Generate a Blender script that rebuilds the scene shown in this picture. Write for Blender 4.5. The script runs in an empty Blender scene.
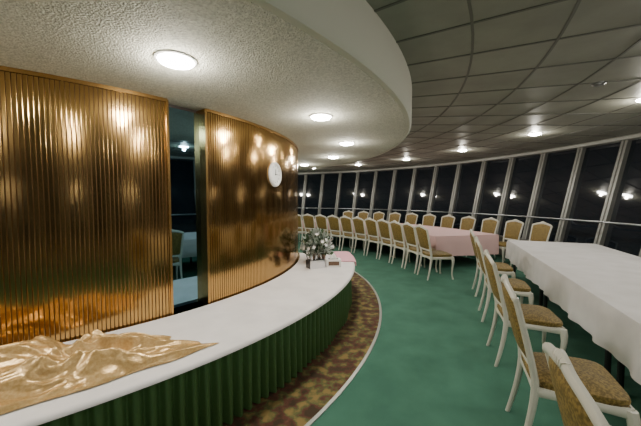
import bpy, math, random
from mathutils import Vector, noise
random.seed(4)
CX, CY = -4.08, 5.06
H_SOF, H_CEIL = 2.45, 2.84
rad = math.radians
def P(R, a, z=0.0):
    return (CX + R*math.cos(rad(a)), CY + R*math.sin(rad(a)), z)

# ---------------- materials ----------------
def new_mat(name, col, rough=0.6, metal=0.0, **kw):
    m = bpy.data.materials.new(name); m.use_nodes = True
    b = m.node_tree.nodes['Principled BSDF']
    b.inputs['Base Color'].default_value = (*col, 1)
    b.inputs['Roughness'].default_value = rough
    b.inputs['Metallic'].default_value = metal
    for k, v in kw.items():
        b.inputs[k.replace('_', ' ')].default_value = v
    return m
def noisy(m, c1, c2, scale=20, bump=0.0, bscale=None, detail=4, lo=.35, hi=.65, dist=.02, kind='noise'):
    nt = m.node_tree; b = nt.nodes['Principled BSDF']
    tc = nt.nodes.new('ShaderNodeTexCoord')
    def tex(s):
        if kind == 'voronoi':
            t = nt.nodes.new('ShaderNodeTexVoronoi'); out = t.outputs['Distance']
        else:
            t = nt.nodes.new('ShaderNodeTexNoise'); t.inputs['Detail'].default_value = detail; out = t.outputs['Fac']
        t.inputs['Scale'].default_value = s
        nt.links.new(tc.outputs['Object'], t.inputs['Vector'])
        return out
    r = nt.nodes.new('ShaderNodeValToRGB')
    r.color_ramp.elements[0].position = lo; r.color_ramp.elements[1].position = hi
    r.color_ramp.elements[0].color = (*c1, 1); r.color_ramp.elements[1].color = (*c2, 1)
    nt.links.new(tex(scale), r.inputs['Fac']); nt.links.new(r.outputs['Color'], b.inputs['Base Color'])
    if bump > 0:
        bp = nt.nodes.new('ShaderNodeBump'); bp.inputs['Strength'].default_value = bump; bp.inputs['Distance'].default_value = dist
        nt.links.new(tex(bscale or scale), bp.inputs['Height']); nt.links.new(bp.outputs['Normal'], b.inputs['Normal'])
    return r

M_green = new_mat('green_carpet', (.05, .2, .13), .95)
noisy(M_green, (.040, .135, .088), (.056, .175, .115), 3, .4, 260, dist=.005)
M_brown = new_mat('patterned_carpet', (.2, .12, .05), .95)
r = noisy(M_brown, (.05, .03, .012), (.24, .16, .05), 9, .4, 200, detail=5, lo=.38, hi=.62, dist=.005)
e = r.color_ramp.elements.new(.47); e.color = (.11, .035, .02, 1)
e = r.color_ramp.elements.new(.53); e.color = (.09, .10, .03, 1)
M_plaster = new_mat('popcorn_plaster', (.6, .6, .55), .9)
noisy(M_plaster, (.38, .38, .315), (.58, .575, .485), 70, 1.0, 95, detail=3, dist=.016)
M_fascia = new_mat('fascia_paint', (.64, .63, .54), .6)
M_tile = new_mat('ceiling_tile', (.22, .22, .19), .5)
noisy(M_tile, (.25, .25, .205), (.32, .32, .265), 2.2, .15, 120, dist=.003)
M_tee = new_mat('ceiling_grid_metal', (.13, .13, .11), .5)
M_copper = new_mat('brass_anodised', (.50, .31, .115), .14, 1.0)
M_groove = new_mat('brass_groove', (.12, .065, .022), .45, .6)
M_copper_flat = new_mat('brass_trim', (.50, .30, .11), .25, 1.0)
M_core = new_mat('core_wall_dark', (.05, .04, .035), .6)
M_mirror = new_mat('tinted_mirror', (.15, .27, .35), .015, 1.0)
M_glass = new_mat('night_glass', (.010, .014, .020), .035, 0.0, IOR=1.75)
M_mull = new_mat('mullion_aluminium', (.30, .30, .27), .4, .3)
M_sill = new_mat('sill_paint', (.16, .15, .13), .5)
M_rail = new_mat('rail_steel', (.30, .30, .30), .35, .9)
M_trimstrip = new_mat('floor_trim_metal', (.42, .42, .38), .4, .7)
M_white = new_mat('white_tablecloth', (.72, .70, .68), .85)
noisy(M_white, (.68, .65, .635), (.76, .73, .715), 4, .15, 300, dist=.002)
M_pink = new_mat('pink_tablecloth', (.76, .50, .49), .85)
M_pinkd = new_mat('pink_cloth', (.72, .36, .42), .85)
M_skirt = new_mat('green_table_skirt', (.065, .14, .045), .45)
M_gold = new_mat('gold_satin', (.52, .34, .16), .27, 0.45)
noisy(M_gold, (.48, .30, .11), (.62, .42, .19), 60, .3, 90, dist=.004)
M_frame = new_mat('chair_white_paint', (.68, .66, .57), .35)
M_uph = new_mat('gold_upholstery', (.34, .22, .06), .6)
noisy(M_uph, (.13, .085, .018), (.29, .195, .05), 75, .4, 75, detail=2, lo=.40, hi=.60, dist=.003)
M_chrome = new_mat('stainless', (.75, .75, .77), .18, 1.0)
M_foil = new_mat('silver_leaf', (.62, .66, .62), .3, .6)
M_leaf = new_mat('green_leaf', (.05, .10, .04), .5)
M_clock = new_mat('clock_face', (.85, .85, .82), .3)
M_black = new_mat('black_paint', (.02, .02, .02), .4)
M_basket = new_mat('basket_wicker', (.14, .08, .045), .6)
M_paper = new_mat('white_card', (.8, .78, .75), .6)
M_lens = bpy.data.materials.new('lamp_lens'); M_lens.use_nodes = True
b = M_lens.node_tree.nodes['Principled BSDF']
b.inputs['Base Color'].default_value = (1, 1, 1, 1)
b.inputs['Emission Color'].default_value = (1, .98, .92, 1); b.inputs['Emission Strength'].default_value = 120

# ---------------- mesh helpers ----------------
class MB:
    def __init__(s): s.v = []; s.f = []; s.m = []; s.mats = []
    def mi(s, mat):
        if mat not in s.mats: s.mats.append(mat)
        return s.mats.index(mat)
    def add(s, vs, fs, mat):
        o = len(s.v); s.v += [tuple(v) for v in vs]; k = s.mi(mat)
        for f in fs: s.f.append(tuple(i+o for i in f)); s.m.append(k)
    def obj(s, name, loc=(0, 0, 0), rot=0, smooth=True, ang=38):
        me = bpy.data.meshes.new(name); me.from_pydata(s.v, [], s.f)
        for m in s.mats: me.materials.append(m)
        me.polygons.foreach_set('material_index', s.m)
        me.polygons.foreach_set('use_smooth', [smooth]*len(s.f))
        me.update()
        import bmesh
        bm = bmesh.new(); bm.from_mesh(me); bmesh.ops.recalc_face_normals(bm, faces=bm.faces[:]); bm.to_mesh(me); bm.free()
        if smooth: me.set_sharp_from_angle(angle=rad(ang))
        return inst(name, me, loc, rot)
    def box(s, c, d, mat, rz=0):
        x, y, z = [k/2 for k in d]; vs = []
        for sx, sy, sz in [(-1,-1,-1),(1,-1,-1),(1,1,-1),(-1,1,-1),(-1,-1,1),(1,-1,1),(1,1,1),(-1,1,1)]:
            X, Y = sx*x, sy*y
            vs.append((c[0]+X*math.cos(rz)-Y*math.sin(rz), c[1]+X*math.sin(rz)+Y*math.cos(rz), c[2]+sz*z))
        s.add(vs, [(0,3,2,1),(4,5,6,7),(0,1,5,4),(1,2,6,5),(2,3,7,6),(3,0,4,7)], mat)
    def sweep(s, pts, sizes, plane, mat, n=8, caps=True):
        vs = []
        for p, (a, b) in zip(pts, sizes):
            for i in range(n):
                t = 2*math.pi*(i+.5)/n; c, q = math.cos(t), math.sin(t)
                k = 1/max(abs(c), abs(q))**.6
                u, w = c*k*a/2, q*k*b/2
                if plane == 'xy': vs.append((p[0]+u, p[1]+w, p[2]))
                elif plane == 'yz': vs.append((p[0], p[1]+u, p[2]+w))
                else: vs.append((p[0]+u, p[1], p[2]+w))
        fs = []
        for j in range(len(pts)-1):
            for i in range(n):
                fs.append((j*n+i, j*n+(i+1) % n, (j+1)*n+(i+1) % n, (j+1)*n+i))
        if caps:
            fs.append(tuple(range(n))[::-1]); fs.append(tuple((len(pts)-1)*n+i for i in range(n)))
        s.add(vs, fs, mat)
    def rev(s, prof, mat, c=(0, 0, 0), n=24, axis='z'):
        vs = []; fs = []
        for r_, z in prof:
            for i in range(n):
                t = 2*math.pi*i/n
                if axis == 'z': vs.append((c[0]+r_*math.cos(t), c[1]+r_*math.sin(t), c[2]+z))
                else: vs.append((c[0]+z, c[1]+r_*math.cos(t), c[2]+r_*math.sin(t)))
        for j in range(len(prof)-1):
            for i in range(n):
                fs.append((j*n+i, j*n+(i+1) % n, (j+1)*n+(i+1) % n, (j+1)*n+i))
        s.add(vs, fs, mat)
    def lathe(s, prof, a0, a1, n, mat, closed_prof=False, full=False, o=True):
        cols = n if full else n+1; vs = []; L = len(prof)
        for i in range(cols):
            a = a0+(a1-a0)*i/n
            for R, z in prof:
                vs.append(P(R, a, z) if o else (R*math.cos(rad(a)), R*math.sin(rad(a)), z))
        fs = []
        for i in range(n):
            i2 = (i+1) % cols
            for j in range(L if closed_prof else L-1):
                j2 = (j+1) % L
                fs.append((i*L+j, i2*L+j, i2*L+j2, i*L+j2))
        if closed_prof and not full:
            fs.append(tuple(range(L))); fs.append(tuple(n*L+j for j in range(L))[::-1])
        s.add(vs, fs, mat)
def inst(name, me, loc=(0, 0, 0), rot=0):
    ob = bpy.data.objects.new(name, me); bpy.context.collection.objects.link(ob)
    ob.location = loc; ob.rotation_euler = (0, 0, rot); return ob

# ---------------- shell ----------------
m = MB(); m.lathe([(0.01, 0), (3, 0), (5.0, 0)], 0, 360, 180, M_brown, full=True)
m.lathe([(5.02, 0), (6.5, 0), (8, 0), (10.2, 0)], 0, 360, 180, M_green, full=True); m.obj('floor')
m = MB(); m.lathe([(4.995, -.01), (4.995, .008), (5.025, .008), (5.025, -.01)], 0, 360, 240, M_trimstrip, True, True); m.obj('trim_1', smooth=False)
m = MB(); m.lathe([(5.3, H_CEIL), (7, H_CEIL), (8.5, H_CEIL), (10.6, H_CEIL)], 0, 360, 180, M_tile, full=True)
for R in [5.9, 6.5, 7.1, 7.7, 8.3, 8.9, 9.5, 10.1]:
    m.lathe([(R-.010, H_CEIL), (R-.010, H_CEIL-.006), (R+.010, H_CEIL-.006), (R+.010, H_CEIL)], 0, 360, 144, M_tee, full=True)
for k in range(72):
    a = .9+5*k
    d = .010
    p0, p1 = Vector(P(5.36, a, H_CEIL)), Vector(P(10.35, a, H_CEIL))
    t = Vector((-math.sin(rad(a)), math.cos(rad(a)), 0))*d; dn = Vector((0, 0, -.006))
    m.add([p0-t+dn, p0+t+dn, p1+t+dn, p1-t+dn, p0-t, p0+t, p1+t, p1-t], [(0,1,2,3), (0,3,7,4), (1,2,6,5)], M_tee)
m.obj('ceiling')
m = MB(); m.lathe([(3.4, H_SOF), (4, H_SOF), (4.6, H_SOF), (5.30, H_SOF)], 0, 360, 180, M_plaster, full=True)
m.lathe([(5.30, H_SOF), (5.34, H_SOF+.004), (5.36, H_SOF+.03), (5.36, H_CEIL+.02)], 0, 360, 240, M_fascia, full=True)
m.obj('ceiling_soffit')
m = MB(); m.lathe([(3.55, 0), (3.55, H_SOF+.02)], 0, 360, 120, M_core, full=True); m.obj('wall_core')
m = MB(); m.lathe([(10.2, 0), (9.72, 0), (9.72, .48), (9.66, .50), (9.66, .54), (9.78, .54)], 0, 360, 144, M_sill, full=True); m.obj('wall_outer')
m = MB(); m.lathe([(10.22, H_CEIL), (10.22, H_CEIL-.07), (10.3, H_CEIL-.09), (10.4, H_CEIL-.09)], 0, 360, 144, M_mull, full=True); m.obj('trim_2')
# windows : leaning outward at the top
RB, RT, ZB, ZT = 9.75, 10.33, .54, H_CEIL
m = MB()
def ring_pt(R, a, z): return (R*math.cos(rad(a)), R*math.sin(rad(a)), z)
dz = ZT-ZB
m.add([ring_pt(RB+.06, -2.5, ZB), ring_pt(RB+.06, 2.5, ZB), ring_pt(RT+.06, 2.5, ZT), ring_pt(RT+.06, -2.5, ZT)], [(0,1,2,3)], M_glass)
def bar(R0, R1, z0, z1, yc, w, dep, mat, a):
    A = Vector((math.cos(rad(a)), math.sin(rad(a)), 0)); T = Vector((-A.y, A.x, 0)); vs = []
    for R, z in ((R0, z0), (R1, z1)):
        for dx, dy in ((-dep/2, -w/2), (dep/2, -w/2), (dep/2, w/2), (-dep/2, w/2)):
            vs.append(A*(R+dx)+T*(dy+yc)+Vector((0, 0, z)))
    m.add(vs, [(0,1,2,3), (4,5,6,7), (0,1,5,4), (1,2,6,5), (2,3,7,6), (3,0,4,7)], mat)
bar(RB+.02, RT+.02, ZB, ZT, -.035, .05, .12, M_mull, 2.5)
bar(RB+.02, RT+.02, ZB, ZT, .035, .05, .12, M_mull, 2.5)
bar(RB+.05, RT+.05, ZB, ZT, 0, .03, .06, M_black, 2.5)
wm = m.obj('window_1', smooth=False); WM = wm.data
bpy.data.objects.remove(wm)
for k in range(72):
    inst('window_%d' % (k+1), WM, (CX, CY, 0), rad(.9+2.5+5*k))
# hand rail
m = MB()
prof = [(9.60+.018*math.cos(t*math.pi/4), 1.13+.018*math.sin(t*math.pi/4)) for t in range(8)]
m.lathe(prof, 0, 360, 216, M_rail, True, True)
for k in range(72):
    a = .9+5*k
    A = Vector((math.cos(rad(a)), math.sin(rad(a)), 0)); c = Vector((CX, CY, 1.12))+A*9.74
    m.box(c, (.26, .02, .02), M_rail, rad(a))
m.obj('window_hand_rail')

# ---------------- ribbed wall panels ----------------
def ribpanel(name, a0, a1):
    m = MB(); w = .027/3.7*180/math.pi; n = int(round((a1-a0)/w))
    z0, z1 = .02, H_SOF-.012
    for i in range(n):
        def pt(t, d):
            a = a0+(a1-a0)*(i+t)/n
            return [P(3.684+d, a, z0), P(3.684+d, a, z1)]
        vs = pt(0, 0)+pt(.20, 0)
        m.add(vs, [(0, 2, 3, 1)], M_groove)
        vs = pt(.20, 0)+pt(.22, .0045)+pt(.29, .0055)+pt(.93, .0055)+pt(1.0, .0045)+pt(1.0, 0)
        m.add(vs, [(2*k, 2*k+2, 2*k+3, 2*k+1) for k in range(5)], M_copper)
    for a in (a0, a1):
        s_ = .15 if a == a1 else -.15
        m.lathe([(3.55, .02), (3.70, .02), (3.70, H_SOF-.01), (3.55, H_SOF-.01)], a-s_, a+s_, 2, M_copper_flat, True)
    m.lathe([(3.56, H_SOF-.03), (3.70, H_SOF-.03), (3.70, H_SOF-.002), (3.56, H_SOF-.002)], a0, a1, 90, M_copper_flat, True)
    o = m.obj(name, smooth=False)
ribpanel('brass_wall_panel', -100, -41.5)
ribpanel('brass_wall_panel', -36.0, 14)
m = MB()
a, b_ = Vector(P(3.60, -41.4)), Vector(P(3.60, -36.1)); up = Vector((0, 0, H_SOF-.04)); lo = Vector((0, 0, .1))
nrm = Vector((math.cos(rad(-38.9)), math.sin(rad(-38.9)), 0))*.012
m.add([a+lo, b_+lo, b_+up, a+up, a+lo-nrm, b_+lo-nrm, b_+up-nrm, a+up-nrm],
      [(0,1,2,3), (4,5,6,7), (0,1,5,4), (2,3,7,6), (1,2,6,5), (3,0,4,7)], M_mirror)
m.obj('wall_mirror', smooth=False)

# ---------------- clock ----------------
m = MB()
m.rev([(0, .012), (.118, .012), (.122, .016)], M_clock, axis='x', n=48)
m.rev([(.12, .016), (.126, .03), (.142, .03), (.156, .018), (.158, 0), (0, 0)], M_paper, axis='x', n=48)
for k in range(12):
    t = k*math.pi/6
    m.box((.014, .103*math.sin(t), .103*math.cos(t)), (.004, .006, .014), M_rail)
m.box((.017, 0, .03), (.003, .006, .07), M_black); m.box((.017, .03, .0), (.003, .06, .005), M_black)
m.rev([(0, .022), (.008, .022), (.008, .012)], M_black, axis='x', n=12)
m.obj('wall_clock', P(3.69, -18.9, 1.90), rad(-18.9))

# ---------------- lamps ----------------
m = MB()
m.rev([(.12, 0), (.122, -.006), (.112, -.010), (.10, -.010)], M_paper)
m.rev([(.105, -.010), (.095, -.022), (.06, -.031), (.015, -.036), (0.001, -.037)], M_lens)
lo_ = m.obj('ceiling_lamp'); LM = lo_.data; bpy.data.objects.remove(lo_)
def lamp(R, a, z, power):
    o = inst('ceiling_lamp', LM, P(R, a, z))
    l = bpy.data.lights.new('bulb', 'POINT'); l.energy = power; l.shadow_soft_size = .03; l.color = (1, .935, .80)
    lo2 = bpy.data.objects.new('bulb', l); bpy.context.collection.objects.link(lo2)
    lo2.parent = o; lo2.location = (0, 0, -.078)
for k in range(-2, 7): lamp(4.5, -44.8+20*k, H_SOF, 19)
for k in range(-5, 9): lamp(8.25, 5.5+14.3*k, H_CEIL, 16)
m = MB(); m.rev([(.06, 0), (.06, -.015), (.045, -.028), (0.001, -.03)], M_rail); m.obj('smoke_detector', (3.0, 3.3, H_CEIL))

# ---------------- buffet counter ----------------
ZC = .57; A0, A1 = -88, 8
m = MB()
m.lathe([(3.72, ZC-.03), (3.72, ZC), (4.60, ZC), (4.63, ZC-.004), (4.635, ZC-.025), (4.60, ZC-.03)], A0, A1, 160, M_white, True)
def skirt(path):
    vs = []; n = len(path); rows = 6
    for i, (p, nr, s_) in enumerate(path):
        for j in range(rows):
            t = j/(rows-1)
            amp = .014+.017*t
            ph = s_*2*math.pi/.085+.5*math.sin(s_*3.7)+.35*math.sin(s_*9.1)
            off = amp*(math.sin(ph)+.25*math.sin(2*ph+1))+.010*t*math.sin(s_*9)-.03
            q = p+nr*off
            vs.append((q.x, q.y, (ZC-.02)*(1-t)+.012*t))
    m.add(vs, [(i*rows+j, (i+1)*rows+j, (i+1)*rows+j+1, i*rows+j+1) for i in range(n-1) for j in range(rows-1)], M_skirt)
path = []
N = 1300
for i in range(N+1):
    a = A0+(A1-A0)*i/N
    path.append((Vector(P(4.59, a)), Vector((math.cos(rad(a)), math.sin(rad(a)), 0)), rad(a-A0)*4.59))
L0 = path[-1][2]
tn = Vector((-math.sin(rad(A1)), math.cos(rad(A1)), 0))
for i in range(1, 140):
    path.append((Vector(P(4.59-.87*i/140, A1)), tn, L0+.87*i/140))
skirt(path)
m.obj('buffet_counter', ang=75)

# ---------------- gold satin cloth ----------------
m = MB(); NU, NV = 240, 120; vs = []
def ridge(x): return (1-min(1, abs(noise.noise(x))*1.7))**1.4
for i in range(NU+1):
    u = i/NU
    for j in range(NV+1):
        v = j/NV
        a = -84+ (42.2)*u - 3.5*(1-v)*u + 1.3*noise.noise(Vector((v*4, 1.3, 0)))*u
        Ro = 4.50+.06*noise.noise(Vector((u*9, 5, 0)))
        Ri = 3.80+.03*noise.noise(Vector((u*5, 9, 0)))+.30*max(0, u-.72)/.28
        R = Ri+(Ro-Ri)*v
        e = min(1, min(v, 1-v)*7)*min(1, (1-u)*9); e = e**.7
        s1, s2 = u*11.0, v*2.3
        wx = 1.1*noise.noise(Vector((s1*.45, s2*.6, 4))); wy = .8*noise.noise(Vector((s1*.5, s2*.7, 14)))
        q = Vector((s1*.48+wx+s2*.75, s2*1.3+wy-s1*.16, 0))
        big = ridge(q)*.12; fine = ridge(q*2.1+Vector((3, 1, 7)))*.055+ridge(q*4.3+Vector((8, 2, 1)))*.012
        fall = 1 if v < .75 else 1-(v-.75)*1.6
        fall *= 1-.35*max(0, (u-.6))/.4
        z = ZC+.006+e*(.010+(big+fine)*fall) + .003*abs(noise.noise(q*4))
        vs.append(P(R, a, z))
m.add(vs, [(i*(NV+1)+j, (i+1)*(NV+1)+j, (i+1)*(NV+1)+j+1, i*(NV+1)+j+1) for i in range(NU) for j in range(NV)], M_gold)
m.obj('gold_satin_cloth', ang=180)

# ---------------- things on the counter ----------------
m = MB()   # cutlery caddy
for k in range(4):
    x0 = -.12+.08*k
    m.box((x0, 0, .06), (.004, .14, .12), M_black)
m.box((0, -.07, .06), (.244, .004, .12), M_chrome); m.box((0, .07, .06), (.244, .004, .12), M_chrome); m.box((0, 0, .003), (.244, .14, .006), M_chrome)
random.seed(2)
for k in range(34):
    x = -.10+.2*random.random(); y = -.05+.1*random.random(); h = .17+.05*random.random()
    tx, ty = random.uniform(-.03, .03), random.uniform(-.03, .03)
    m.sweep([(x, y, .01), (x+tx*.6, y+ty*.6, h*.7), (x+tx, y+ty, h-.01), (x+tx, y+ty, h+.02)], [(.006, .003), (.007, .003), (.02, .004), (.008, .003)], 'xy', M_chrome, 6)
m.obj('cutlery_caddy', P(4.06, -9.5, ZC+.002), rad(30))
m = MB()   # napkin box
m.box((0, 0, .055), (.22, .15, .11), M_paper); m.box((0, 0, .112), (.15, .07, .004), M_black)
m.box((0, -.0765, .055), (.16, .003, .06), M_basket)
vs = []
for i in range(9):
    for j in range(9):
        x, y = (i-4)/4, (j-4)/4
        vs.append((x*.05, y*.03*(1-.6*(1-abs(x))), .11+.05*(1-y*y)*(1-.3*x*x)+.01*math.sin(5*x+3*y)))
m.add(vs, [(i*9+j, (i+1)*9+j, (i+1)*9+j+1, i*9+j+1) for i in range(8) for j in range(8)], M_paper)
m.obj('napkin_box', P(4.31, -7.6, ZC+.002), rad(5), ang=30)
m = MB()   # low basket with silvery leaves and white blossoms
m.rev([(.001, .002), (.10, .002), (.13, .06), (.15, .13), (.158, .135), (.158, .125), (.12, .06), (.09, .012), (.001, .012)], M_basket, n=28)
for zz in (.03, .055, .08, .105): m.rev([(.104+zz*.33, zz-.008), (.118+zz*.33, zz), (.104+zz*.33, zz+.008)], M_basket, n=28)
m.rev([(.001, .125), (.10, .12), (.145, .11)], M_leaf, n=20)
random.seed(11)
for k in range(620):
    th = random.uniform(0, 2*math.pi); el = random.uniform(-.2, 1.5)
    d = Vector((math.cos(th)*math.cos(el), math.sin(th)*math.cos(el), math.sin(el)))
    c = Vector((0, 0, .17))+Vector((d.x*.28, d.y*.34, d.z*.34))*random.uniform(.4, 1.0)
    side = d.cross(Vector((random.uniform(-1, 1), random.uniform(-1, 1), random.uniform(-1, 1)))).normalized()
    L, w_ = random.uniform(.07, .11), random.uniform(.016, .028)
    t_ = (d+Vector((0, 0, .3))+side*random.uniform(-.6, .6)).normalized(); nn = t_.cross(side).normalized()
    p = [c-t_*L*.5, c-t_*L*.15+side*w_+nn*.006, c-t_*L*.15-side*w_+nn*.006, c+t_*L*.2+side*w_*.8, c+t_*L*.2-side*w_*.8, c+t_*L*.55-nn*.012, c-nn*.004]
    m.add(p, [(0,1,6), (0,6,2), (1,3,6), (6,3,5), (6,5,4), (2,6,4)], random.choice([M_foil, M_foil, M_leaf]))
    if k % 5 == 0:
        m.sweep([(c.x*.15, c.y*.15, .11), (c.x*.6, c.y*.6, .11+(c.z-.11)*.6), tuple(c)], [(.004, .004)]*3, 'xy', M_leaf, 5)
for k in range(24):
    th = random.uniform(0, 2*math.pi); el = random.uniform(.0, 1.4)
    d = Vector((math.cos(th)*math.cos(el), math.sin(th)*math.cos(el), math.sin(el)))
    c = Vector((0, 0, .17))+Vector((d.x*.29, d.y*.35, d.z*.36))
    s1 = d.cross(Vector((.3, .2, .9))).normalized(); s2 = d.cross(s1)
    for q in range(6):
        an = q*math.pi/3; o1 = s1*math.cos(an)+s2*math.sin(an); o2 = s1*math.cos(an+.5)+s2*math.sin(an+.5); o3 = s1*math.cos(an-.5)+s2*math.sin(an-.5)
        m.add([c, c+o2*.018+d*.006, c+o1*.034+d*.012, c+o3*.018+d*.006], [(0,1,2,3)], M_paper)
m.obj('flower_basket', P(4.03, -2.4, ZC+.002), rad(2), ang=50)
m = MB()   # pink folded cloth at the end of counter
m.lathe([(4.36, ZC+.004), (4.36, ZC+.02), (4.60, ZC+.018), (4.66, ZC+.006), (4.665, ZC-.06), (4.65, ZC-.06), (4.645, ZC+.004)], -3.5, 7.5, 20, M_pinkd, True)
m.obj('pink_folded_cloth', ang=50)

# ---------------- dining chair ----------------
def build_chair():
    m = MB()
    zt = .965
    def stile_y(z):
        if z < .45: return -.215-.075*((.45-z)/.45)**1.6
        return -.215-.13*((z-.45)/.55)**1.15
    def hw(z):
        if z < .45: return .195+.012*((.45-z)/.45)
        t = (z-.45)/.55; return .195+.035*t
    for sx in (-1, 1):
        pts = []; sz = []
        for k in range(15):
            z = zt*k/14
            pts.append((sx*hw(z), stile_y(z), z))
            w = .024+.014*min(1, z/.42) if z < .45 else .036-.006*(z-.45)/.55
            sz.append((w, w+.004))
        m.sweep(pts, sz, 'xy', M_frame)
        pts = []; sz = []
        for z, dx, dy, w in [(.43, 0, 0, .050), (.38, .006, .006, .053), (.32, .008, .008, .044), (.22, .0, .0, .034), (.12, -.004, -.004, .026), (.05, .0, .002, .023), (.03, .006, .008, .030), (0, .008, .012, .032)]:
            pts.append((sx*(.215+dx), .205+dy, z)); sz.append((w, w))
        m.sweep(pts, sz, 'xy', M_frame)
        n = 6
        m.sweep([(sx*(.195+.02*t/n), -.215+.42*t/n, .41) for t in range(n+1)], [(.026, .06-.012*math.sin(math.pi*t/n)) for t in range(n+1)], 'xz', M_frame)
    for y, w, x in ((.212, .026, .215), (-.215, .024, .195)):
        n = 10
        m.sweep([(-x+2*x*t/n, y, .405+.008*math.sin(math.pi*t/n)) for t in range(n+1)], [(w, .07-.022*math.sin(math.pi*t/n)) for t in range(n+1)], 'yz', M_frame)
    n = 28; pts = []; sz = []
    for t in range(n+1):
        x = -1+2*t/n; z = .950+.052*(1-abs(x)**2.4)+.018*math.exp(-(x/.22)**2)
        sh = min(1, (1-abs(x))/.06+.45)
        pts.append((x*.243, stile_y(.97)-.022*(1-x*x), z)); sz.append((.030*sh, (.042+.020*math.exp(-(x/.25)**2))*sh))
    m.sweep(pts, sz, 'yz', M_frame)
    for k in range(-2, 3):
        m.sweep([(k*.012, stile_y(.97)-.022, 1.0), (k*.020, stile_y(.97)-.024, 1.025), (k*.026, stile_y(.97)-.024, 1.046-.006*abs(k))], [(.014, .032), (.014, .030), (.006, .014)], 'xy', M_frame, 6)
    n = 10
    m.sweep([((-1+2*t/n)*hw(.56), stile_y(.56)-.012*(1-(-1+2*t/n)**2), .56) for t in range(n+1)], [(.026, .040)]*(n+1), 'yz', M_frame)
    for sgn in (1, -1):
        vs = []; NN = 12
        for i in range(NN+1):
            for j in range(NN+1):
                x = -1+2*i/NN; v = j/NN; z = .572+v*(.37+.045*(1-x*x))
                zz = min(z, .98); wdt = hw(zz)-.010
                b_ = ((1-x**4)*(1-(2*v-1)**4))**.5
                vs.append((x*wdt, stile_y(zz)-.018*(1-x*x)+sgn*(.004+.022*b_), z))
        m.add(vs, [(i*(NN+1)+j, (i+1)*(NN+1)+j, (i+1)*(NN+1)+j+1, i*(NN+1)+j+1) for i in range(NN) for j in range(NN)], M_uph)
    vs = []
    for lay, (off, sc) in enumerate(((.43, .97), (.455, 1.02), (.475, 1.0))):
        for k in range(48):
            t = 2*math.pi*k/48; c, s_ = math.cos(t), math.sin(t)
            q = (abs(c)**6+abs(s_)**6)**(-1/6); x, y = c*q*sc, s_*q*sc
            w = .212+.02*y
            vs.append((x*w, -.005+y*.225, off))
    for rr, zz in ((.8, .496), (.5, .508), (.2, .513)):
        for k in range(48):
            t = 2*math.pi*k/48; c, s_ = math.cos(t), math.sin(t)
            q = (abs(c)**6+abs(s_)**6)**(-1/6); x, y = c*q*rr, s_*q*rr
            vs.append((x*(.212+.02*y), -.005+y*.225, zz))
    fs = [(l*48+k, l*48+(k+1) % 48, (l+1)*48+(k+1) % 48, (l+1)*48+k) for l in range(5) for k in range(48)]
    fs.append(tuple(5*48+k for k in range(48))); fs.append(tuple(k for k in range(48))[::-1])
    m.add(vs, fs, M_uph)
    o = m.obj('dining_chair', ang=40); me = o.data; bpy.data.objects.remove(o); return me
CH = build_chair()
def chair(x, y, heading):
    inst('dining_chair', CH, (x, y, 0), rad(heading-90)).scale = (1.03, 1.03, 1.03)

# ---------------- tables ----------------
def cloth_table(name, peri, legs, mat, z=.75, zb=.4, mat_side=None):
    m = MB(); rows = 7; n = len(peri); vs = []; s_ = 0
    prev = peri[0][0]
    for p, nr in peri:
        s_ += (p-prev).length; prev = p
        for j in range(rows):
            t = j/(rows-1)
            if j == 0: q = p-nr*.008; zz = z
            else:
                off = .008+.018*t*t*(math.sin(s_*9+1.5*math.sin(s_*2.3))+.6*math.sin(s_*23))+.012*t
                q = p+nr*off; zz = z-.006-(z-zb)*t
            vs.append((q.x, q.y, zz))
    m.add(vs, [(i*rows+j, ((i+1) % n)*rows+j, ((i+1) % n)*rows+j+1, i*rows+j+1) for i in range(n) for j in range(rows-1)], mat_side or mat)
    return m
def finish(m, name, legs):
    for x, y in legs:
        m.sweep([(x, y, 0), (x, y, .72)], [(.045, .045)]*2, 'xy', M_black)
    m.obj(name, ang=40)
ang = rad(22); t_ = Vector((math.sin(ang), math.cos(ang))); n_ = Vector((math.cos(ang), -math.sin(ang)))
A = Vector((3.80, 6.07)); W, Ln = 1.42, 5.9
cs = [A, A+n_*W, A+n_*W-t_*Ln, A-t_*Ln]; nrms = [t_, n_, -t_, -n_]; peri = []
for k in range(4):
    p, q = cs[k], cs[(k+1) % 4]; L = (q-p).length; c = int(L/.04)
    for i in range(c):
        nn = nrms[k]
        if i == 0: nn = (nrms[k]+nrms[k-1])
        peri.append((p+(q-p)*i/c, nn))
m = cloth_table('banquet_table', peri, [], M_white)
ins = [q-(nr*.008) for q, nr in peri]
m.add([(q.x, q.y, .75) for q in ins], [tuple(range(len(ins)))], M_white)
legs = []
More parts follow.
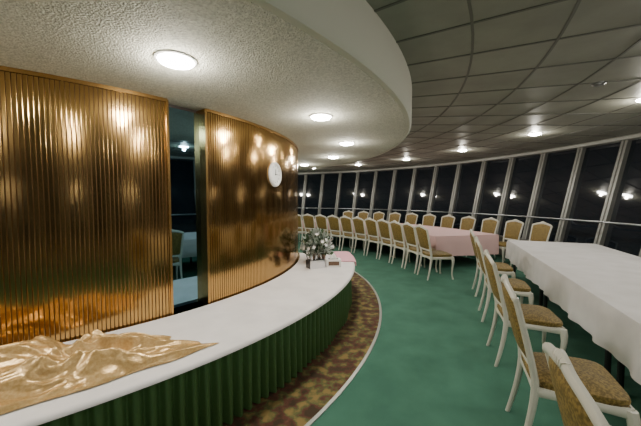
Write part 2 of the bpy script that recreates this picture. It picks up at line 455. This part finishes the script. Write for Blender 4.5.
for s_ in (.12, 1.85, 2.05, 3.75, 3.95, 5.75):
    for w in (.12, W-.12):
        q = A-t_*s_+n_*w; legs.append((q.x, q.y))
finish(m, 'banquet_table', legs)
fa = math.degrees(math.atan2(n_.y, n_.x))
c0 = Vector((.86, 0.98)); step = 1.09
for k in range(5):
    bc = c0+t_*step*k*1.0 + Vector((0.02*k, 0))
    ce = bc+n_*.33
    chair(ce.x, ce.y, fa + (0, -2, 2, -1, 1)[k])

# pink arc table
a0, a1, R0, R1 = 13, 62, 6.8, 8.45; peri = []
cn = 160
for i in range(cn): a = a0+(a1-a0)*i/cn; peri.append((Vector(P(R1, a)[:2]), Vector((math.cos(rad(a)), math.sin(rad(a))))))
for i in range(40): peri.append((Vector(P(R1+(R0-R1)*i/40, a1)[:2]), Vector((-math.sin(rad(a1)), math.cos(rad(a1))))))
for i in range(cn): a = a1+(a0-a1)*i/cn; peri.append((Vector(P(R0, a)[:2]), -Vector((math.cos(rad(a)), math.sin(rad(a))))))
for i in range(40): peri.append((Vector(P(R0+(R1-R0)*i/40, a0)[:2]), Vector((math.sin(rad(a0)), -math.cos(rad(a0))))))
m = cloth_table('banquet_table', peri, [], M_pink, zb=.3)
m.lathe([(R0+.008, .75), (R0+.5, .75), (R1-.008, .75)], a0, a1, cn, M_pink)
legs = []
for k in range(8):
    a = a0+1.5+(a1-a0-3)*k/7
    for R in (R0+.12, R1-.12): legs.append(P(R, a)[:2])
finish(m, 'banquet_table', legs)
for k in range(11):
    a = 8.5+5*k; p = P(6.50, a); chair(p[0], p[1], a)
for k in range(11):
    a = 10+4.5*k; p = P(8.80, a); chair(p[0], p[1], a+180)

# world + camera
w = bpy.data.worlds.new('night'); bpy.context.scene.world = w; w.use_nodes = True
w.node_tree.nodes['Background'].inputs['Color'].default_value = (.003, .004, .007, 1)
cam = bpy.data.cameras.new('camera'); co = bpy.data.objects.new('camera', cam); bpy.context.collection.objects.link(co)
co.location = (0, 0, 1.6); co.rotation_euler = (rad(90-2.87), 0, 0)
cam.sensor_width = 36; cam.lens = 36*300/641; cam.clip_start = .02
bpy.context.scene.camera = co
